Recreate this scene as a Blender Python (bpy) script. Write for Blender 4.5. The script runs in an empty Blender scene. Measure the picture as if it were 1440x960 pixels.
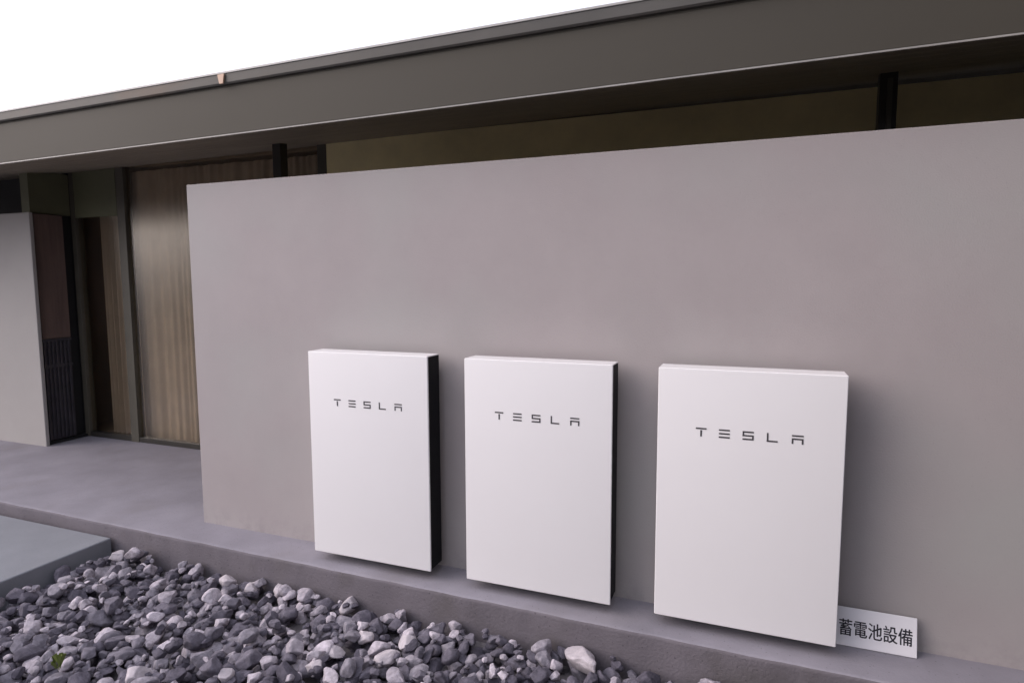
import bpy, bmesh, math, random
import numpy as np
from mathutils import Vector, Matrix
from mathutils.geometry import tessellate_polygon

R = math.radians
S = bpy.context.scene
C = S.collection
random.seed(7)
rng = np.random.default_rng(11)

# ---------------------------------------------------------------- camera
EYE = Vector((2.5926, -3.0083, 1.6350))
YAW, PITCH, ROLL = -0.37286, -0.09701, -0.00378
cam = bpy.data.objects.new('camera', bpy.data.cameras.new('camera'))
C.objects.link(cam)
cam.data.sensor_width = 36.0
cam.data.lens = 881.2 / 1440 * 36.0
cam.data.clip_start = 0.05
cam.data.clip_end = 3000
fw = Vector((math.sin(YAW) * math.cos(PITCH), math.cos(YAW) * math.cos(PITCH), math.sin(PITCH)))
rt = fw.cross(Vector((0, 0, 1))).normalized()
up = rt.cross(fw)
rt2 = rt * math.cos(ROLL) + up * math.sin(ROLL)
up2 = up * math.cos(ROLL) - rt * math.sin(ROLL)
cam.matrix_world = Matrix(((rt2.x, up2.x, -fw.x, EYE.x), (rt2.y, up2.y, -fw.y, EYE.y), (rt2.z, up2.z, -fw.z, EYE.z), (0, 0, 0, 1)))
S.camera = cam

# ---------------------------------------------------------------- sky, sun, exposure
SUN_EL, SUN_AZ = 32.0, -60.0          # azimuth measured from the wall's outward normal (-y) towards -x
sd = Vector((math.sin(R(SUN_AZ)) * math.cos(R(SUN_EL)), -math.cos(R(SUN_AZ)) * math.cos(R(SUN_EL)), math.sin(R(SUN_EL))))
w = bpy.data.worlds.new('World'); S.world = w; w.use_nodes = True
nt = w.node_tree
sky = nt.nodes.new('ShaderNodeTexSky'); sky.sky_type = 'NISHITA'; sky.sun_disc = False
sky.sun_elevation = R(SUN_EL); sky.sun_rotation = math.atan2(sd.x, sd.y)
sky.air_density = 1.0; sky.dust_density = 5.0; sky.ozone_density = 1.0
bg = nt.nodes['Background']; bg.inputs['Strength'].default_value = 0.12
# thin bright overcast: the clear sky seen through an even pale veil of cloud
veil = nt.nodes.new('ShaderNodeVectorMath'); veil.operation = 'MULTIPLY_ADD'
veil.inputs[1].default_value = (0.16, 0.155, 0.16); veil.inputs[2].default_value = (3.15, 3.15, 3.6)
nt.links.new(sky.outputs[0], veil.inputs[0]); nt.links.new(veil.outputs[0], bg.inputs['Color'])
sl = bpy.data.lights.new('sun', 'SUN'); sl.energy = 0.55; sl.angle = R(55); sl.color = (1.0, 0.90, 0.90)
so = bpy.data.objects.new('sun', sl); C.objects.link(so)
so.rotation_euler = (-sd).to_track_quat('-Z', 'Y').to_euler()
S.view_settings.view_transform = 'Standard'; S.view_settings.look = 'None'
S.view_settings.gamma = 1.0; S.view_settings.use_curve_mapping = False
S.view_settings.exposure = 1.55

# ---------------------------------------------------------------- helpers
def mat(name, col, rough=0.7, var=0.12, scale=3.0, bump=0.15, bscale=60.0, metal=0.0, spec=0.5, blotch=0.0, bdist=0.01, tint=None, stretch=(1, 1, 1), island=None):
    m = bpy.data.materials.new(name); m.use_nodes = True
    n = m.node_tree.nodes; l = m.node_tree.links
    b = n['Principled BSDF']
    b.inputs['Roughness'].default_value = rough
    b.inputs['Metallic'].default_value = metal
    b.inputs['Specular IOR Level'].default_value = spec
    tc = n.new('ShaderNodeTexCoord'); mp = n.new('ShaderNodeMapping'); mp.inputs['Scale'].default_value = stretch
    l.new(tc.outputs['Object'], mp.inputs[0]); vec = mp.outputs[0]
    t1 = n.new('ShaderNodeTexNoise'); t1.inputs['Scale'].default_value = scale; t1.inputs['Detail'].default_value = 8; t1.inputs['Roughness'].default_value = 0.62
    l.new(vec, t1.inputs['Vector'])
    mr = n.new('ShaderNodeMapRange'); mr.inputs[1].default_value = 0.25; mr.inputs[2].default_value = 0.75
    mr.inputs[3].default_value = 1 - var; mr.inputs[4].default_value = 1 + var
    l.new(t1.outputs['Fac'], mr.inputs[0])
    mul = n.new('ShaderNodeVectorMath'); mul.operation = 'SCALE'; mul.inputs[0].default_value = col
    l.new(mr.outputs[0], mul.inputs['Scale'])
    out = mul.outputs[0]
    if island:
        g = n.new('ShaderNodeNewGeometry'); cr = n.new('ShaderNodeValToRGB'); e = cr.color_ramp.elements
        while len(e) < len(island): e.new(0.5)
        for k, (p, c) in enumerate(island): e[k].position = p; e[k].color = (*c, 1)
        l.new(g.outputs['Random Per Island'], cr.inputs[0]); l.new(cr.outputs[0], mul.inputs[0])
    if tint:
        t3 = n.new('ShaderNodeTexNoise'); t3.inputs['Scale'].default_value = tint[1]; t3.inputs['Detail'].default_value = 4
        l.new(vec, t3.inputs['Vector'])
        mr3 = n.new('ShaderNodeMapRange'); mr3.inputs[1].default_value = tint[2]; mr3.inputs[2].default_value = tint[3]; mr3.inputs[4].default_value = tint[4]
        l.new(t3.outputs['Fac'], mr3.inputs[0])
        mx = n.new('ShaderNodeMix'); mx.data_type = 'RGBA'; mx.inputs[7].default_value = (*tint[0], 1)
        l.new(mr3.outputs[0], mx.inputs[0]); l.new(out, mx.inputs[6]); out = mx.outputs[2]
    l.new(out, b.inputs['Base Color'])
    if bump:
        t2 = n.new('ShaderNodeTexNoise'); t2.inputs['Scale'].default_value = bscale; t2.inputs['Detail'].default_value = 7; t2.inputs['Roughness'].default_value = 0.6
        l.new(vec, t2.inputs['Vector'])
        bp = n.new('ShaderNodeBump'); bp.inputs['Strength'].default_value = bump; bp.inputs['Distance'].default_value = bdist
        l.new(t2.outputs['Fac'], bp.inputs['Height']); l.new(bp.outputs[0], b.inputs['Normal'])
    rr = n.new('ShaderNodeMapRange'); rr.inputs[3].default_value = max(0.02, rough - 0.08); rr.inputs[4].default_value = min(1, rough + 0.08)
    l.new(t1.outputs['Fac'], rr.inputs[0]); l.new(rr.outputs[0], b.inputs['Roughness'])
    return m

def box(bm, x0, x1, y0, y1, z0, z1, bev=0.0, seg=2, tilt=0.0):
    vs = [bm.verts.new((x, y, z + tilt * x)) for x in (x0, x1) for y in (y0, y1) for z in (z0, z1)]
    q = [(0, 1, 3, 2), (4, 6, 7, 5), (0, 4, 5, 1), (2, 3, 7, 6), (0, 2, 6, 4), (1, 5, 7, 3)]
    fs = [bm.faces.new([vs[i] for i in f]) for f in q]
    if bev:
        ed = list({e for f in fs for e in f.edges})
        bmesh.ops.bevel(bm, geom=ed, offset=bev, segments=seg, profile=0.5, affect='EDGES')

def obj(name, bm, m, parent=None, smooth=False, tags=None):
    bmesh.ops.recalc_face_normals(bm, faces=bm.faces)
    me = bpy.data.meshes.new(name); bm.to_mesh(me); bm.free()
    if smooth:
        me.shade_smooth(); me.set_sharp_from_angle(angle=R(35 if name in ('platform', 'ground', 'curtain') else 12))
    me.materials.append(m)
    o = bpy.data.objects.new(name, me); C.objects.link(o)
    if parent: o.parent = parent
    if tags: tag(o, *tags)
    return o

def tag(o, label=None, cat=None, group=None, kind=None):
    if label: o['label'] = label
    if cat: o['category'] = cat
    if group: o['group'] = group
    if kind: o['kind'] = kind

def thing(name, label, cat, loc=(0, 0, 0), group=None):
    o = bpy.data.objects.new(name, None); C.objects.link(o); o.location = loc
    o.empty_display_size = 0.1
    tag(o, label, cat, group); return o

def B(*boxes, bev=0.0, tilt=0.0):
    bm = bmesh.new()
    for b in boxes: box(bm, *b, bev=bev, tilt=tilt)
    return bm

# ---------------------------------------------------------------- materials
plaster = mat('wall_render', (0.378, 0.342, 0.342), 0.78, 0.06, 2.1, 0.3, 140, bdist=0.004, spec=0.3, tint=((0.375, 0.37, 0.36), 0.9, 0.42, 0.70, 0.8))
def add_dirt(m, z0, z1, col, amt):
    n = m.node_tree.nodes; l = m.node_tree.links; bs = n['Principled BSDF']
    src = bs.inputs['Base Color'].links[0].from_socket
    tc = n.new('ShaderNodeTexCoord'); sp = n.new('ShaderNodeSeparateXYZ'); l.new(tc.outputs['Object'], sp.inputs[0])
    mr = n.new('ShaderNodeMapRange'); mr.inputs[1].default_value = z0; mr.inputs[2].default_value = z1; mr.inputs[3].default_value = 1; mr.inputs[4].default_value = 0
    l.new(sp.outputs['Z'], mr.inputs[0])
    ns = n.new('ShaderNodeTexNoise'); ns.inputs['Scale'].default_value = 9; ns.inputs['Detail'].default_value = 9; ns.inputs['Roughness'].default_value = 0.7
    l.new(tc.outputs['Object'], ns.inputs['Vector'])
    m2 = n.new('ShaderNodeMapRange'); m2.inputs[1].default_value = 0.45; m2.inputs[2].default_value = 0.65; m2.inputs[4].default_value = amt
    l.new(ns.outputs['Fac'], m2.inputs[0])
    mu = n.new('ShaderNodeMath'); mu.operation = 'MULTIPLY'; l.new(mr.outputs[0], mu.inputs[0]); l.new(m2.outputs[0], mu.inputs[1])
    mx = n.new('ShaderNodeMix'); mx.data_type = 'RGBA'; mx.inputs[7].default_value = (*col, 1)
    l.new(mu.outputs[0], mx.inputs[0]); l.new(src, mx.inputs[6]); l.new(mx.outputs[2], bs.inputs['Base Color'])
add_dirt(plaster, 0.045, 0.20, (0.24, 0.22, 0.225), 0.5)
def add_pores(m, scale, lo, col, amt):
    n = m.node_tree.nodes; l = m.node_tree.links; bs = n['Principled BSDF']
    src = bs.inputs['Base Color'].links[0].from_socket
    tc = n.new('ShaderNodeTexCoord'); v = n.new('ShaderNodeTexVoronoi'); v.inputs['Scale'].default_value = scale
    l.new(tc.outputs['Object'], v.inputs['Vector'])
    mr = n.new('ShaderNodeMapRange'); mr.inputs[1].default_value = lo; mr.inputs[2].default_value = lo + 0.06; mr.inputs[3].default_value = amt; mr.inputs[4].default_value = 0
    l.new(v.outputs['Distance'], mr.inputs[0])
    mx = n.new('ShaderNodeMix'); mx.data_type = 'RGBA'; mx.inputs[7].default_value = (*col, 1)
    l.new(mr.outputs[0], mx.inputs[0]); l.new(src, mx.inputs[6]); l.new(mx.outputs[2], bs.inputs['Base Color'])
add_pores(plaster, 42, 0.05, (0.27, 0.245, 0.25), 0.35)
plaster_side = mat('side_wall_render', (0.38, 0.36, 0.345), 0.8, 0.06, 1.6, 0.22, 150, bdist=0.004, spec=0.3)
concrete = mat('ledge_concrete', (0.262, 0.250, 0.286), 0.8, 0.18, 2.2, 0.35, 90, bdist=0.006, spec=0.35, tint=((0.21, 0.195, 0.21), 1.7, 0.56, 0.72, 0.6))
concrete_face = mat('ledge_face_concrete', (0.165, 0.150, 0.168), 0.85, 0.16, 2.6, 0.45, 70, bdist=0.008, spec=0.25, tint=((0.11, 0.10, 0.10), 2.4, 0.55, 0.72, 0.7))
slabm = mat('slab_concrete', (0.225, 0.235, 0.26), 0.8, 0.10, 3.5, 0.35, 120, bdist=0.005, spec=0.35)
metal_roof = mat('fascia_metal', (0.060, 0.054, 0.042), 0.6, 0.10, 0.8, 0.05, 8, metal=0.0, spec=0.3)
gutterm = mat('gutter_metal', (0.085, 0.08, 0.07), 0.45, 0.25, 2.5, 0.1, 12, stretch=(0.5, 1, 1), tint=((0.15, 0.09, 0.05), 2.2, 0.56, 0.72, 0.7))
lipm = mat('edge_metal', (0.45, 0.44, 0.42), 0.35, 0.15, 6, 0.0)
dripm = mat('drip_metal', (0.30, 0.29, 0.27), 0.35, 0.3, 4, 0.0)
blockerm = mat('shade_block_dark', (0.035, 0.032, 0.032), 0.7, 0.25, 3, 0.3, 40, stretch=(6, 6, 0.4))  # near-black for the added block that shades the right end
tranglowm = mat('transom_glow_tan', (0.88, 0.76, 0.42), 0.75, 0.22, 1.6, 0.1, 20)  # pale tan painted in for the warm glow of the upper glass
wood = mat('soffit_boards', (0.26, 0.22, 0.165), 0.6, 0.25, 3, 0.3, 40, stretch=(0.4, 6, 6))
darkmetal = mat('dark_frame', (0.032, 0.029, 0.024), 0.4, 0.15, 6, 0.05, 30)
mullm = mat('mullion_metal', (0.085, 0.078, 0.06), 0.45, 0.15, 6, 0.05, 30)
olive = mat('header_panel', (0.13, 0.13, 0.075), 0.6, 0.2, 3, 0.1, 30)
doorw = mat('door_wood', (0.15, 0.10, 0.085), 0.5, 0.25, 4, 0.25, 30, stretch=(6, 6, 0.5))
doorlow = mat('door_slats', (0.050, 0.045, 0.055), 0.45, 0.3, 8, 0.25, 30)
blackm = mat('black_recess', (0.012, 0.012, 0.013), 0.6, 0.2, 5, 0.0)
curtainm = mat('curtain_cloth', (0.70, 0.61, 0.52), 0.9, 0.1, 6, 0.2, 300, spec=0.1)
roomm = mat('room_wall', (0.26, 0.20, 0.14), 0.8, 0.1, 2, 0.0)
white = mat('white_enamel', (0.83, 0.82, 0.825), 0.36, 0.012, 2.0, 0.03, 9, spec=0.5)
sidem = mat('black_casing', (0.005, 0.005, 0.007), 0.6, 0.3, 8, 0.1, 200, spec=0.15)
inkm = mat('dark_grey_letters', (0.06, 0.055, 0.06), 0.45, 0.1, 20, 0.0)
signm = mat('sign_plate', (0.76, 0.755, 0.79), 0.4, 0.02, 3, 0.03, 10)
blackink = mat('sign_ink', (0.010, 0.010, 0.018), 0.5, 0.1, 20, 0.0)
soil = mat('soil', (0.15, 0.14, 0.15), 0.95, 0.35, 9, 0.8, 40, bdist=0.02)
grass = mat('lawn', (0.06, 0.075, 0.03), 0.95, 0.35, 3, 0.8, 30, bdist=0.03)
stonem = mat('gravel_stone', (0.15, 0.14, 0.16), 0.88, 0.42, 38, 0.9, 95, bdist=0.006, spec=0.25,
             island=[(0.0, (0.095, 0.088, 0.112)), (0.35, (0.135, 0.125, 0.155)), (0.60, (0.19, 0.178, 0.210)), (0.70, (0.25, 0.235, 0.27)), (0.80, (0.36, 0.33, 0.37)), (1.0, (0.52, 0.48, 0.53))])
palestone = mat('pale_stone', (0.50, 0.46, 0.49), 0.85, 0.25, 22, 0.8, 80, bdist=0.006, spec=0.25)
leafm = mat('weed_leaf', (0.16, 0.20, 0.05), 0.6, 0.3, 30, 0.1, 40)
added_hedgem = mat('added_hedge_leaf', (0.085, 0.085, 0.035), 0.7, 0.4, 3, 0.0)
glintm = mat('peach_glint', (0.50, 0.33, 0.23), 0.35, 0.1, 20, 0.0)  # peach colour painted in for a sun glint on the gutter

gm = bpy.data.materials.new('window_glass'); gm.use_nodes = True
n = gm.node_tree.nodes; l = gm.node_tree.links
n.remove(n['Principled BSDF'])
tr = n.new('ShaderNodeBsdfTransparent'); tr.inputs[0].default_value = (0.95, 0.92, 0.86, 1)
gl = n.new('ShaderNodeBsdfGlossy'); gl.inputs['Roughness'].default_value = 0.22
lw = n.new('ShaderNodeLayerWeight'); lw.inputs[0].default_value = 0.5
pw = n.new('ShaderNodeMath'); pw.operation = 'POWER'; pw.inputs[1].default_value = 3.5; l.new(lw.outputs['Facing'], pw.inputs[0])
fr = n.new('ShaderNodeMath'); fr.operation = 'MULTIPLY_ADD'; fr.inputs[1].default_value = 0.9; fr.inputs[2].default_value = 0.06; l.new(pw.outputs[0], fr.inputs[0])
tx = n.new('ShaderNodeTexNoise'); tx.inputs['Scale'].default_value = 1.4
bp = n.new('ShaderNodeBump'); bp.inputs['Strength'].default_value = 0.12; bp.inputs['Distance'].default_value = 0.01
ms = n.new('ShaderNodeMixShader')
l.new(tx.outputs[0], bp.inputs['Height']); l.new(bp.outputs[0], gl.inputs['Normal'])
l.new(fr.outputs[0], ms.inputs[0]); l.new(tr.outputs[0], ms.inputs[1]); l.new(gl.outputs[0], ms.inputs[2])
l.new(ms.outputs[0], n['Material Output'].inputs['Surface'])

add_pores(concrete, 38, 0.08, (0.13, 0.12, 0.14), 0.6)
add_pores(concrete_face, 30, 0.09, (0.08, 0.07, 0.08), 0.6)
add_pores(slabm, 45, 0.08, (0.12, 0.125, 0.14), 0.5)
# ---------------------------------------------------------------- ground
GZ = -0.190
bm = bmesh.new()
N = 90
# finer near the house, out to the horizon
xs = sorted(set([-900, -300, -100, -40, -15] + list(np.linspace(-8, 10, N)) + [16, 40, 100, 300, 900]))
ys = sorted(set([-900, -300, -100, -40, -15] + list(np.linspace(-8, 0.0, 50)) + [12, 40, 100, 300, 900]))
vv = [[bm.verts.new((x, y, GZ + (0.012 * math.sin(x * 7 + y * 5) + 0.01 * math.sin(x * 13 - y * 9) if abs(x) < 11 and abs(y) < 9 else -0.1))) for y in ys] for x in xs]
for i in range(len(xs) - 1):
    for j in range(len(ys) - 1):
        bm.faces.new((vv[i][j], vv[i + 1][j], vv[i + 1][j + 1], vv[i][j + 1]))
obj('ground', bm, soil, smooth=True, tags=(None, None, None, 'structure'))

# platform: a cast concrete ledge with a slightly worn front edge
LZ = 0.045
def ledge(x0, x1, nseg):
    bm = bmesh.new()
    prof = [(-0.205, -0.40), (-0.205, -0.06), (-0.205, -0.020), (-0.2045, -0.013), (-0.200, -0.0045), (-0.191, -0.0005), (-0.186, 0.0), (1.0, 0.0), (6.0, 0.0), (6.0, -0.40)]
    rows = []
    for i in range(nseg + 1):
        x = x0 + (x1 - x0) * i / nseg
        w1 = 0.0022 * math.sin(x * 9.1) + 0.0016 * math.sin(x * 23 + 1) + random.uniform(-1, 1) * 0.0010
        chip = 0.006 * max(0, math.sin(x * 3.7 + 2) * math.sin(x * 11.3) - 0.72) * 3
        row = []
        for k, (y, z) in enumerate(prof):
            dy = w1 if k < 5 else 0
            dz = (-chip if k in (4, 5, 6) else 0) + (LZ if 0 < k < len(prof) - 1 else 0)
            if k < 7: dy += -0.060 - 0.0105 * x
            if k in (2, 3, 4, 5): dy += chip * 0.7
            row.append(bm.verts.new((x, y + dy, z + dz)))
        rows.append(row)
    for a, c in zip(rows, rows[1:]):
        for k in range(len(prof) - 1):
            bm.faces.new((a[k], c[k], c[k + 1], a[k + 1]))
    bm.faces.new(rows[0]); bm.faces.new(rows[-1])
    return bm
pf = obj('platform', ledge(-9, 9.5, 700), concrete, smooth=True, tags=(None, None, None, 'structure'))
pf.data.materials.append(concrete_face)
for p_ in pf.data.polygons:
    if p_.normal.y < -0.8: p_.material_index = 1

# low approach slab butted against the ledge
bm = bmesh.new(); box(bm, -5.0, -1.305, -3.4, -0.272, -0.40, -0.033, bev=0.009, seg=3)
obj('path', bm, slabm, smooth=True, tags=(None, None, None, 'structure'))

# ---------------------------------------------------------------- free-standing walls
bm = bmesh.new(); box(bm, -0.79, 9.3, 0.0, 0.16, -0.003, 2.243, bev=0.006, seg=3)
t = obj('screen_wall', bm, plaster, smooth=True, tags=('long plain grey-pink rendered screen wall behind the white battery units', 'wall'))
bm = bmesh.new(); box(bm, -7.5, -3.80, 0.90, 0.935, -0.003, 2.29, bev=0.006, seg=3)
t = obj('side_wall', bm, plaster_side, smooth=True, tags=('short rendered wall end left of the dark doorway, at the left edge', 'wall'))

# ---------------------------------------------------------------- house
house = thing('house', 'low modern house with dark deep eave and glazed front behind the screen wall', 'house', (0, 1.53, 0))
def hp(name, bm, m, parent=None, smooth=False):
    p = parent or house
    off = Vector((0, 1.53, 0))
    bmesh.ops.translate(bm, verts=bm.verts, vec=-off)
    return obj(name, bm, m, p, smooth)

TL = 0.0095                                    # the eave rises very slightly to the right
XL, XR = -9.0, 9.5
roof_bm = bmesh.new()
prof = [(-0.13, 2.77), (5.0, 3.35), (5.0, 3.25), (-0.12, 2.53)]
prof = [(-0.16, 2.805), (6.0, 3.25), (6.0, 3.05), (1.5, 2.84), (-0.116, 2.60)]
a = [roof_bm.verts.new((XL, y, z + TL * XL)) for y, z in prof]
c = [roof_bm.verts.new((XR, y, z + TL * XR)) for y, z in prof]
for k in range(len(prof)):
    roof_bm.faces.new((a[k], a[(k + 1) % len(prof)], c[(k + 1) % len(prof)], c[k]))
roof_bm.faces.new(a); roof_bm.faces.new(c)
roof = hp('roof', roof_bm, metal_roof)
# fascia, leaning very slightly, with joints between sheets
joints = [XL, XR]
for x0, x1 in zip(joints, joints[1:]):
    hp('fascia', B((x0 + 0.0012, x1 - 0.0012, -0.150, -0.120, 2.482, 2.742), bev=0.003, tilt=TL), metal_roof, roof, True)
# gutter: half-open metal channel with a pale rolled lip
bm = bmesh.new()
pr = [(-0.125, 2.752), (-0.165, 2.752), (-0.172, 2.760), (-0.176, 2.800), (-0.176, 2.812), (-0.170, 2.812), (-0.166, 2.764), (-0.125, 2.760)]
a = [bm.verts.new((XL, y, z + TL * XL)) for y, z in pr]; c = [bm.verts.new((XR, y, z + TL * XR)) for y, z in pr]
for k in range(len(pr)): bm.faces.new((a[k], a[(k + 1) % len(pr)], c[(k + 1) % len(pr)], c[k]))
bm.faces.new(a); bm.faces.new(c)
gut = hp('gutter', bm, gutterm, roof)
hp('gutter_lip', B((XL, XR, -0.182, -0.1765, 2.806, 2.818), bev=0.002, tilt=TL), lipm, roof)
hp('drip_edge', B((XL, XR, -0.155, -0.146, 2.474, 2.4805), tilt=TL), dripm, roof)
bm = bmesh.new()
for xx in np.arange(-8.3, 9, 1.15):
    box(bm, xx, xx + 0.022, -0.178, -0.160, 2.744, 2.760, tilt=TL)
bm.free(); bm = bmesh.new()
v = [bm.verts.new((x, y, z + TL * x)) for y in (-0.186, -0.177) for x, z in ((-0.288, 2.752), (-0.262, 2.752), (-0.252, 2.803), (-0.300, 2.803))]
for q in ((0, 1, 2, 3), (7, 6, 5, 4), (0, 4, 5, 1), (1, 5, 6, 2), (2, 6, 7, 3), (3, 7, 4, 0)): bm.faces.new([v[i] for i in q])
hp('gutter_glint', bm, glintm, roof)  # peach tab added on the gutter, painting a sun glint
# soffit boards
sof = bmesh.new()
nb = 13
for k in range(nb):
    y0 = -0.118 + k * (1.72 / nb); y1 = y0 + 1.72 / nb - 0.006
    z0 = 2.545 + (y0 + 0.118) * 0.145; z1 = 2.545 + (y1 + 0.118) * 0.145
    q = [(y0, z0), (y1, z1), (y1, z1 + 0.02), (y0, z0 + 0.02)]
    a = [sof.verts.new((XL, y, z + TL * XL)) for y, z in q]; c = [sof.verts.new((XR, y, z + TL * XR)) for y, z in q]
    for i in range(4): sof.faces.new((a[i], a[(i + 1) % 4], c[(i + 1) % 4], c[i]))
    sof.faces.new(a); sof.faces.new(c)
hp('soffit', sof, wood, roof)

# posts carrying the eave
for x0, x1 in ((-0.955, -0.875), (3.170, 3.255)):
    f = hp('post', B((x0, x1, 0.96, 1.04, 0.001, 2.72 + TL * x0), bev=0.004), darkmetal)
    if x0 > 0: hp('cover_strip', B((x0 + 0.035, x0 + 0.060, 0.951, 0.959, 0.001, 2.70)), mullm, f)

# glazed front
FY = 1.37
mull = [(-3.87, -3.81), (-3.205, -3.10), (-0.825, -0.735), (4.40, 4.49), (6.2, 6.29)]
zt = lambda x: 2.775 + TL * x
for x0, x1 in mull:
    hp('mullion', B((x0, x1, FY - 0.035, FY + 0.045, 0.001, zt(x0) + 0.06), bev=0.003), mullm)
for (x0, x1) in zip([m[1] for m in mull], [m[0] for m in mull[1:]]):
    f = hp('window', B((x0 + .001, x1 - .001, FY - 0.03, FY + 0.03, 0.046, 0.095), bev=0.002), darkmetal)
    hp('glass_pane', B((x0 + .002, x1 - .002, FY - 0.004, FY + 0.004, 0.097, zt(x0) + 0.04)), gm, f)
hp('transom_glow', B((-0.733, 4.395, FY - 0.034, FY - 0.006, 2.12, 2.76), (4.495, 6.19, FY - 0.04, FY - 0.006, 2.12, 2.76)), tranglowm)  # opaque panels added over the glass, their colour standing for its glow
hp('header', B((-3.805, -3.21, FY - 0.034, FY - 0.006, 2.275, 2.72)), olive)
hp('wall', B((-9.0, -3.88, FY - 0.03, FY + 0.09, 0.002, 2.85)), blackm)  # black colour stands in for the shade of an opening here
hp('wall', B((6.3, 9.3, FY - 0.03, FY + 0.09, 0.002, 2.85)), plaster)
# dark block added to the right, out of view, to shade that end of the screen wall
hp('shade_block', B((3.95, 9.3, -9.0, -0.32, -0.4, 4.8), (3.95, 9.3, -0.319, -0.01, 0.05, 2.44)), blockerm)
# side return of the entrance with the half-panelled door
hp('wall', B((-3.99, -3.875, 0.958, 1.335, 2.295, 2.70)), olive)
hp('recess_shade_backing', B((-3.99, -3.890, 0.958, 1.335, 0.002, 2.293)), blackm)  # black backing painted in place of the shaded gap by the door
door = hp('door', B((-3.888, -3.845, 0.965, 1.235, 1.085, 2.285), bev=0.004), doorw)
bm = B((-3.888, -3.857, 0.965, 1.235, 0.08, 1.083))
for k in range(7):
    y = 0.970 + k * 0.038
    box(bm, -3.856, -3.841, y, y + 0.019, 0.095, 1.055, bev=0.002)
box(bm, -3.856, -3.838, 0.965, 1.235, 1.058, 1.080); box(bm, -3.856, -3.838, 0.965, 1.235, 0.80, 0.825)
hp('lower_panel', bm, doorlow, door)
hp('threshold', B((-3.888, -3.835, 0.962, 1.33, 0.04, 0.072)), blackm)
# room behind the glass
hp('room_floor', B((-4.3, 6.2, 1.44, 5.4, 0.03, 0.06)), roomm)
hp('room_wall', B((-4.4, 6.3, 5.4, 5.5, 0.003, 2.9)), roomm)
hp('room_wall', B((-4.4, -4.3, 1.47, 5.39, 0.003, 2.9)), roomm)
hp('room_wall', B((6.3, 6.4, 1.47, 5.39, 0.003, 2.9)), roomm)
hp('ceiling', B((-4.3, 6.2, 1.47, 5.39, 2.74, 2.78)), roomm)
# curtains
def curtain(x0, x1, y, seed, label, amp=0.028):
    bm = bmesh.new(); rnd = random.Random(seed)
    n = int((x1 - x0) / 0.008); ph = 0; top = []; bot = []
    for i in range(n + 1):
        x = x0 + (x1 - x0) * i / n; ph += 0.008 / 0.085 * 2 * math.pi * (1 + 0.35 * math.sin(i * 0.045 + seed))
        yy = y + amp * math.sin(ph) + 0.01 * math.sin(ph * 0.37)
        top.append(bm.verts.new((x, yy, 2.70))); bot.append(bm.verts.new((x + 0.004 * math.sin(ph * .5), yy * 1.0 + 0.006 * math.sin(ph * .7), 0.04)))
    for i in range(n): bm.faces.new((bot[i], bot[i + 1], top[i + 1], top[i]))
    bmesh.ops.solidify(bm, geom=list(bm.faces), thickness=0.002)
    return obj('curtain', bm, curtainm, smooth=True, tags=(label, 'curtain'))
curtain(-3.75, -3.18, 1.54, 1, 'pleated beige curtain behind the narrow glass beside the dark door')
curtain(-3.20, -0.79, 1.46, 3, 'pale curtain behind the wide glass left of the screen wall', 0.009)

# ---------------------------------------------------------------- battery units
UW, UH, DEP, ZB = 0.753, 1.15, 0.1955, 0.099
LET = {  # strokes: x0, x1, z0, z1 on a 45 x 38 mm cell
    'T': [(0, 45, 31.5, 38), (19, 26, 0, 27.5)],
    'E': [(0, 45, 31.5, 38), (0, 45, 15.7, 22.2), (0, 45, 0, 6.5)],
    'S': [(0, 45, 31.5, 38), (0, 6.5, 22.2, 31.5), (0, 45, 15.7, 22.2), (38.5, 45, 6.5, 15.7), (0, 45, 0, 6.5)],
    'L': [(0, 6.5, 0, 38), (6.5, 43, 0, 6.5)],
    'A': [(0, 45, 31.5, 38), (0, 45, 17.5, 24), (0, 6.5, 0, 17.5), (38.5, 45, 0, 17.5)]}
def battery(label):
    t = thing('battery_unit', label, 'battery', (0, 0, 0), 'white battery units mounted in a row on the screen wall')
    bm = bmesh.new(); box(bm, 0.004, UW - 0.0025, -DEP + 0.010, -0.062, 0.005, UH - 0.006, bev=0.004)
    body = obj('casing', bm, sidem, t, True)
    bm = bmesh.new()
    box(bm, 0.05, 0.13, -0.0615, -0.001, 0.08, UH - 0.08); box(bm, UW - 0.13, UW - 0.05, -0.0615, -0.001, 0.08, UH - 0.08)
    obj('wall_bracket', bm, darkmetal, t)
    # front cover: shallow tray whose top and left lips fold back
    bm = bmesh.new(); box(bm, 0, UW, -DEP, -DEP + 0.012, 0, UH, bev=0.0045, seg=4)
    box(bm, 0.002, UW - 0.003, -DEP + 0.0115, -0.064, UH - 0.0055, UH - 0.0005)
    box(bm, -0.0005, 0.0035, -DEP + 0.0115, -0.064, 0.003, UH - 0.006)
    cov = obj('front_cover', bm, white, t, True)
    for k, ch in enumerate('TESLA'):
        bm = bmesh.new(); x = 0.166 + k * 0.0965
        for (a, b2, c, d) in LET[ch]:
            box(bm, x + a / 1000, x + b2 / 1000, -DEP - 0.0012, -DEP - 0.0001, 0.8535 + c / 1000, 0.8535 + d / 1000)
        obj('letter', bm, inkm, cov)
    return t
def dup(o, parent=None):
    c = o.copy(); C.objects.link(c); c.parent = parent
    for ch in o.children: dup(ch, c)
    return c
bu = battery('leftmost of the three white battery units, showing the widest black side')
spots = [0.2722, 1.2343, 2.1927]
labs = [None, 'middle of the three white battery units, between the other two', 'rightmost white battery unit, beside the small lettered sign']
for k, x in enumerate(spots):
    o = bu if k == 0 else dup(bu)
    if labs[k]: o['label'] = labs[k]
    o.location = (x, -0.0005, ZB)

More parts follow.
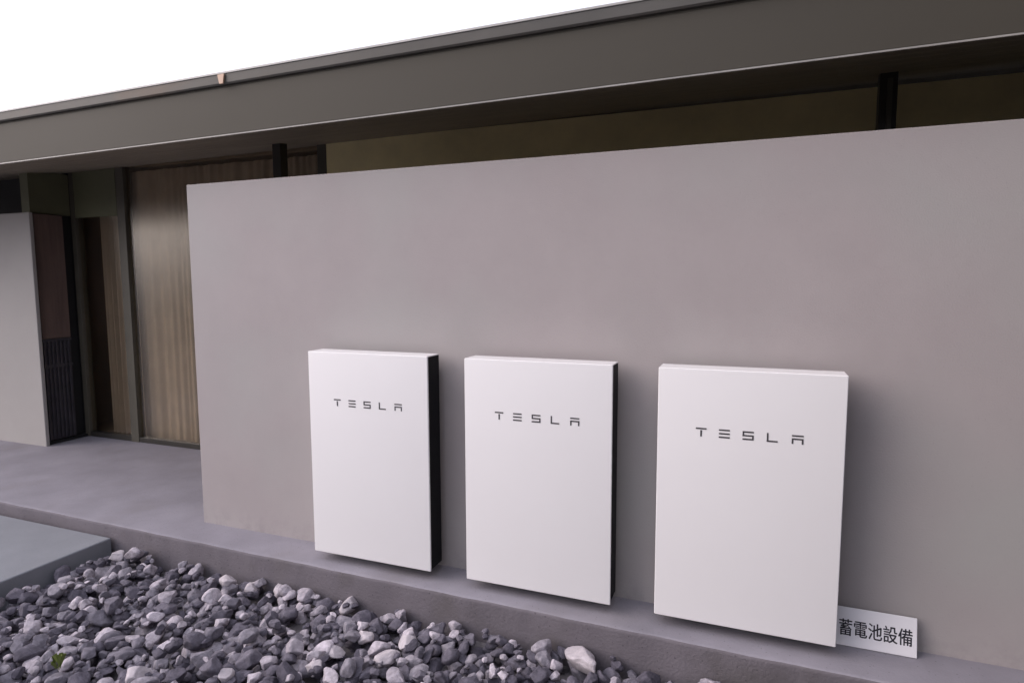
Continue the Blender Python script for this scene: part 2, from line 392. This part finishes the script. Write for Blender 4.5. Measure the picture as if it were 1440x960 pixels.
# ---------------------------------------------------------------- sign
GLY = [[[[25,211],[25,189],[125,189],[56,162],[62,140],[150,148],[41,117],[46,96],[277,109],[298,86],[317,99],[254,158],[235,147],[258,128],[131,122],[252,169],[230,182],[200,168],[115,164],[164,189],[328,189],[328,211],[194,211],[178,239],[152,234],[165,211]],[[161,27],[161,1],[78,1],[78,27]],[[188,27],[272,27],[272,1],[188,1]],[[161,44],[78,44],[78,67],[161,67]],[[188,44],[188,67],[272,67],[272,44]],[[51,86],[51,-28],[78,-28],[78,-18],[272,-18],[272,-28],[300,-28],[300,86]],[[22,271],[22,249],[101,249],[101,224],[127,224],[127,249],[221,249],[221,224],[248,224],[248,249],[330,249],[330,271],[248,271],[248,294],[221,294],[221,271],[127,271],[127,294],[101,294],[101,271]]],[[[69,199],[69,182],[143,182],[143,199]],[[62,163],[62,146],[143,146],[143,163]],[[206,163],[206,146],[290,146],[290,163]],[[206,199],[206,182],[281,182],[281,199]],[[269,65],[269,41],[186,41],[186,65]],[[269,82],[186,82],[186,106],[269,106]],[[160,65],[160,41],[82,41],[82,65]],[[160,82],[82,82],[82,106],[160,106]],[[57,126],[57,3],[82,3],[82,21],[160,21],[160,11],[171,-18],[210,-25],[292,-25],[325,-14],[337,29],[314,37],[308,4],[290,-4],[190,-1],[186,21],[295,21],[295,126]],[[27,237],[27,169],[50,169],[50,218],[161,218],[161,138],[187,138],[187,218],[299,218],[299,169],[324,169],[324,237],[187,237],[187,259],[303,259],[303,279],[47,279],[47,259],[161,259],[161,237]]],[[[33,271],[68,253],[97,232],[112,255],[47,290]],[[14,175],[77,138],[91,160],[63,178],[28,194]],[[26,-6],[48,-23],[109,91],[89,107]],[[139,260],[139,166],[97,150],[107,126],[139,139],[139,25],[150,-14],[193,-24],[285,-24],[324,-10],[337,41],[313,51],[306,10],[285,0],[194,0],[170,5],[165,25],[165,148],[216,169],[216,50],[242,50],[242,179],[296,200],[293,98],[288,90],[254,89],[261,64],[297,66],[310,74],[317,92],[323,226],[304,233],[297,227],[242,206],[242,293],[216,293],[216,196],[165,176],[165,260]]],[[[31,188],[31,167],[135,167],[135,188]],[[31,142],[31,121],[136,121],[136,142]],[[16,235],[16,213],[150,213],[150,235]],[[55,285],[81,238],[102,250],[75,296]],[[146,139],[146,115],[176,115],[161,110],[184,67],[214,32],[176,10],[135,-4],[135,96],[31,96],[31,-23],[54,-23],[54,-7],[134,-7],[147,-28],[192,-11],[234,14],[275,-10],[321,-27],[338,-4],[294,11],[255,32],[292,76],[317,133],[296,139]],[[54,74],[112,74],[112,15],[54,15]],[[180,282],[180,243],[172,204],[136,167],[153,148],[195,193],[204,257],[263,257],[263,201],[268,172],[291,164],[331,166],[329,189],[292,187],[288,190],[287,282]],[[284,115],[262,78],[234,48],[206,78],[185,115]]],[[[82,294],[51,216],[11,151],[25,124],[53,166],[53,-27],[79,-27],[79,216],[106,287]],[[249,293],[249,258],[190,258],[190,293],[165,293],[165,258],[112,258],[112,234],[165,234],[165,200],[102,200],[102,176],[153,176],[121,143],[83,118],[99,97],[130,118],[130,-27],[155,-27],[155,26],[211,26],[211,-20],[235,-20],[235,26],[290,26],[289,-4],[262,-5],[269,-26],[305,-23],[313,-15],[315,148],[161,148],[181,176],[331,176],[331,200],[274,200],[274,234],[322,234],[322,258],[274,258],[274,293]],[[190,200],[190,234],[249,234],[249,200]],[[211,77],[211,46],[155,46],[155,77]],[[235,77],[290,77],[290,46],[235,46]],[[211,97],[155,97],[155,126],[211,126]],[[235,97],[235,126],[290,126],[290,97]]]]
sg = thing('sign', 'small white sign with black characters standing on the ledge right of the last battery unit', 'sign', (2.947, -0.064, 0.0465))
bm = bmesh.new(); box(bm, 0, 0.319, -0.006, 0, 0.0, 0.163, bev=0.0025, seg=3)
board = obj('board', bm, signm, sg, True)
cw, chh = 0.0565, 0.073
for gi, g in enumerate(GLY):
    bm = bmesh.new()
    P = [p for c in g for p in c]
    mx0 = 12; sc_x = cw / 352.0; sc_z = chh / 345.0
    ox = 0.022 + gi * cw; oz = 0.044
    def area(c): return sum(c[i - 1][0] * c[i][1] - c[i][0] * c[i - 1][1] for i in range(len(c)))
    outs = [c for c in g if area(c) > 0]; holes = [c for c in g if area(c) < 0]
    def inside(p, c):
        r = False
        for i in range(len(c)):
            (x1, y1), (x2, y2) = c[i - 1], c[i]
            if (y1 > p[1]) != (y2 > p[1]) and p[0] < (x2 - x1) * (p[1] - y1) / (y2 - y1) + x1: r = not r
        return r
    used = set(); outs.sort(key=lambda c: area(c))
    for oi, c in enumerate(outs):
        hs = []
        for hi, h in enumerate(holes):
            ctr = (sum(p[0] for p in h) / len(h), sum(p[1] for p in h) / len(h))
            if hi not in used and all(inside(p, c) for p in h): hs.append(h); used.add(hi)
        loops = [[Vector((p[0], p[1], 0)) for p in q] for q in [c] + hs]
        flat = [v for lp in loops for v in lp]
        y = -0.0064 - 0.0001 * oi
        for sh, sv in ((-0.0009, 0), (0.0009, 0), (0, 0.0007), (0, -0.0007)):
            y -= 0.00002
            vs = [bm.verts.new((ox + sh + v.x * sc_x, y, oz + sv + (v.y + 30) * sc_z)) for v in flat]
            for tri in tessellate_polygon(loops):
                try: bm.faces.new([vs[i] for i in tri])
                except ValueError: pass
    obj('character', bm, blackink, board)
sg.rotation_euler = (R(-12), 0, R(0.0))

# ---------------------------------------------------------------- stones
def ico(sub):
    bm = bmesh.new(); bmesh.ops.create_icosphere(bm, subdivisions=sub, radius=1.0)
    v = np.array([x.co[:] for x in bm.verts]); f = np.array([[x.index for x in q.verts] for q in bm.faces]); bm.free()
    return v, f
def rock_shape(v, r):
    """angular lump: sphere cut by random planes, then roughened"""
    p = v.copy()
    for _ in range(r.integers(10, 16)):
        d = r.normal(size=3); d /= np.linalg.norm(d); h = r.uniform(0.50, 0.82)
        s = p @ d; over = s > h
        p[over] -= np.outer(s[over] - h, d) * 0.93
    for fr, am in ((2.3, 0.07), (4.7, 0.035), (9.5, 0.016)):
        ph = r.uniform(0, 6.28, (3, 3)); D = r.normal(size=(3, 3)) * fr
        n_ = sum(np.sin(v @ D[k] + ph[k, 0]) for k in range(3)) / 3
        p *= (1 + am * n_)[:, None]
    sc = np.array([r.uniform(1.0, 1.32), r.uniform(0.85, 1.1), r.uniform(0.62, 0.92)])
    return p * sc
V3, F3 = ico(4); V2, F2 = ico(2)
hi = [rock_shape(V3, rng) for _ in range(36)]
lo = [rock_shape(V2, rng) for _ in range(20)]
def rot(r, tiltmax=0.33):
    a = r.uniform(0, 6.28); bx, by = r.normal(size=2) * tiltmax
    return np.array(Matrix.Rotation(a, 3, 'Z') @ Matrix.Rotation(bx, 3, 'X') @ Matrix.Rotation(by, 3, 'Y'))
def from_px(px, py, z):
    d = fw + rt2 * ((px - 720) / 881.2) + up2 * (-(py - 480) / 881.2); return EYE + d * ((z - EYE.z) / d.z)
# named pale rocks first: (px, py, half width m, label)
PALE = [
 (822, 926, .082, 'largest pale rock of the gravel bed, against the ledge below the middle battery unit'),
 (573, 902, .044, 'pale rock in the gravel below the gap between left and middle battery units'),
 (545, 924, .060, 'broad pale rock near the bottom edge, below the right side of the left battery unit'),
 (494, 848, .058, 'rounded pale rock against the ledge below the left battery unit'),
 (439, 837, .030, 'small bright rock at the ledge foot below the left battery unit'),
 (392, 828, .052, 'pale rock beside the ledge, just left of the small bright rock'),
 (353, 826, .050, 'flat bright rock, middle of three pale rocks in a row by the ledge'),
 (319, 819, .050, 'pale rock, leftmost of three in a row near the ledge'),
 (166, 781, .046, 'light rock in the corner between the path slab and the ledge'),
 (514, 895, .046, 'low pale rock in the gravel, up and left of the broad pale rock'),
 (470, 916, .055, 'pale angular rock at the lower middle of the gravel bed'),
 (442, 938, .042, 'bright rock near the bottom edge, left of the pale angular rock'),
 (192, 952, .058, 'large light rock at the bottom left of the gravel bed'),
 (315, 948, .038, 'bright tilted rock at the bottom of the gravel bed'),
]
HX0, HY0, CS = -3.6, -3.8, 0.01
HM = np.full((820, 362), GZ)
verts, faces, nvert = [], [], 0
def settle(x, y, P):
    """rest shape P (centred) on the height map at x, y; returns z offset and raises the map"""
    ix = ((P[:, 0] + x - HX0) / CS).astype(int); iy = ((P[:, 1] + y - HY0) / CS).astype(int)
    ok = (ix >= 0) & (iy >= 0) & (ix < HM.shape[0]) & (iy < HM.shape[1])
    if not ok.any(): return None
    low = P[:, 2] < 0.15 * P[:, 2].max(); k = ok & low
    if not k.any(): return None
    gap = HM[ix[k], iy[k]] - P[k, 2]
    z = np.quantile(gap, 0.72)
    k2 = ok & ~low
    np.maximum.at(HM, (ix[k2], iy[k2]), P[k2, 2] + z)
    return z
def allowed(x, y, r_):
    if y > -0.264 - 0.0105 * x - r_ * 0.85: return False
    if x < -1.305 + r_ * 0.85 and y > -3.4 - r_: return False
    return True
placed = []
for (px, py, r_, lab) in PALE:
    q = from_px(px, py, -0.055); placed.append((q.x, q.y, r_))
cand = []
# two passes: a bedding layer and a surface layer
for layer, (cnt, rmin, rmax) in enumerate(((4200, .024, .048), (5200, .024, .062), (5000, .012, .028))):
    for _ in range(cnt):
        x = rng.uniform(-1.5, 4.4); y = rng.uniform(-3.7, -0.21)
        r_ = rmin + (rmax - rmin) * rng.beta(1.5, 1.9)
        cand.append((layer, x, y, r_))
PT = 0
named = []
topz = -0.078
def do_named():
    for (px, py, r_, lab), (x, y, _) in zip(PALE, placed):
        P = hi[rng.integers(36)] @ rot(rng, 0.12).T * r_
        if lab.startswith('largest'): P = hi[7] @ rot(rng, 0.05).T @ np.diag([1.0, 0.95, 0.95]) * r_
        if False: P = P @ np.diag([0.8, 0.8, 1.45])
        z = settle(x, y, P)
        z = max(z, -0.105)
        q = from_px(px, py, z); named.append((q.x, min(q.y, -0.264 - 0.0105 * q.x - r_ * 0.9), z, P, lab))
prev = 0
for (layer, x, y, r_) in cand:
    if layer == 2 and prev == 1: do_named()
    prev = layer
    if not allowed(x, y, r_): continue
    ix, iy = int((x - HX0) / CS), int((y - HY0) / CS)
    if HM[ix, iy] > topz - r_ * 0.9: continue
    near = (-1.6 < x < 3.2) and y > -1.9
    bv, bf = (hi, F3) if near else (lo, F2)
    P = bv[rng.integers(len(bv))] @ rot(rng).T * r_
    if any((x - a) ** 2 + (y - b_) ** 2 < (c_ * 0.9) ** 2 for a, b_, c_ in placed) and layer > 0: continue
    z = settle(x, y, P)
    if z is None: continue
    verts.append(P + [x, y, z]); faces.append(bf + nvert); nvert += len(P)
    PT += 1
def mesh_np(name, V, F, m):
    me = bpy.data.meshes.new(name); me.vertices.add(len(V)); me.vertices.foreach_set('co', V.astype(np.float32).ravel())
    me.loops.add(F.size); me.loops.foreach_set('vertex_index', F.astype(np.int32).ravel())
    me.polygons.add(len(F)); me.polygons.foreach_set('loop_start', np.arange(0, F.size, 3, dtype=np.int32))
    me.polygons.foreach_set('use_smooth', np.ones(len(F), bool)) if hasattr(me.polygons[0], 'use_smooth') else None
    me.update(calc_edges=True); me.materials.append(m)
    o = bpy.data.objects.new(name, me); C.objects.link(o); return o
g = mesh_np('gravel', np.concatenate(verts), np.concatenate(faces), stonem)
tag(g, 'bed of dark and mid grey angular stones below the concrete ledge', 'gravel', None, 'stuff')
for (x, y, z, P, lab) in named:
    o = mesh_np('rock', P, F3, palestone); o.location = (x, y, z); tag(o, lab, 'rock', 'pale rocks lying in the gravel bed')
print('stones', PT)

# ---------------------------------------------------------------- hedge added out of view: blocks low sky, mirrored in the glass
bm = bmesh.new(); rnd = random.Random(9)
for k in range(26000):
    x = rnd.uniform(-16, 9); z = rnd.uniform(-0.2, 2.3) ; y = -9.0 - 0.9 * rnd.random() + 0.25 * math.sin(x * 1.7) + 0.15 * math.sin(x * 4.1 + z * 3)
    z += 0.25 * math.sin(x * 0.9) * (z / 2.3)
    c0 = Vector((x, y, z)); a = Vector([rnd.gauss(0, 1) for _ in range(3)]).normalized(); b_ = a.cross(Vector([rnd.gauss(0, 1) for _ in range(3)])).normalized()
    s_ = rnd.uniform(0.05, 0.10)
    v = [bm.verts.new(p) for p in (c0 - a * s_, c0 + b_ * s_ * .5, c0 + a * s_, c0 - b_ * s_ * .5)]
    bm.faces.new(v)
obj('hedge', bm, added_hedgem, tags=('long unseen leafy hedge added across the garden, facing the house front', 'hedge'))

# ---------------------------------------------------------------- small weed
q = from_px(82, 932, -0.035)
bm = bmesh.new(); rnd = random.Random(5)
for k in range(11):
    a = rnd.uniform(0, 6.28); L = rnd.uniform(0.018, 0.034); h = rnd.uniform(0.015, 0.05); w_ = rnd.uniform(0.006, 0.011)
    d = Vector((math.cos(a), math.sin(a), 0)); s = Vector((-d.y, d.x, 0))
    p0 = Vector((rnd.uniform(-.01, .01), rnd.uniform(-.01, .01), -0.03)); p1 = p0 + d * L * .5 + Vector((0, 0, h + .03)); p2 = p0 + d * L + Vector((0, 0, h + .025))
    v = [bm.verts.new(p) for p in (p0, p1 + s * w_, p2, p1 - s * w_)]
    bm.faces.new((v[0], v[1], v[2])); bm.faces.new((v[0], v[2], v[3]))
o = obj('weed', bm, leafm, tags=('small yellow-green weed among the stones at the lower left', 'plant')); o.location = q
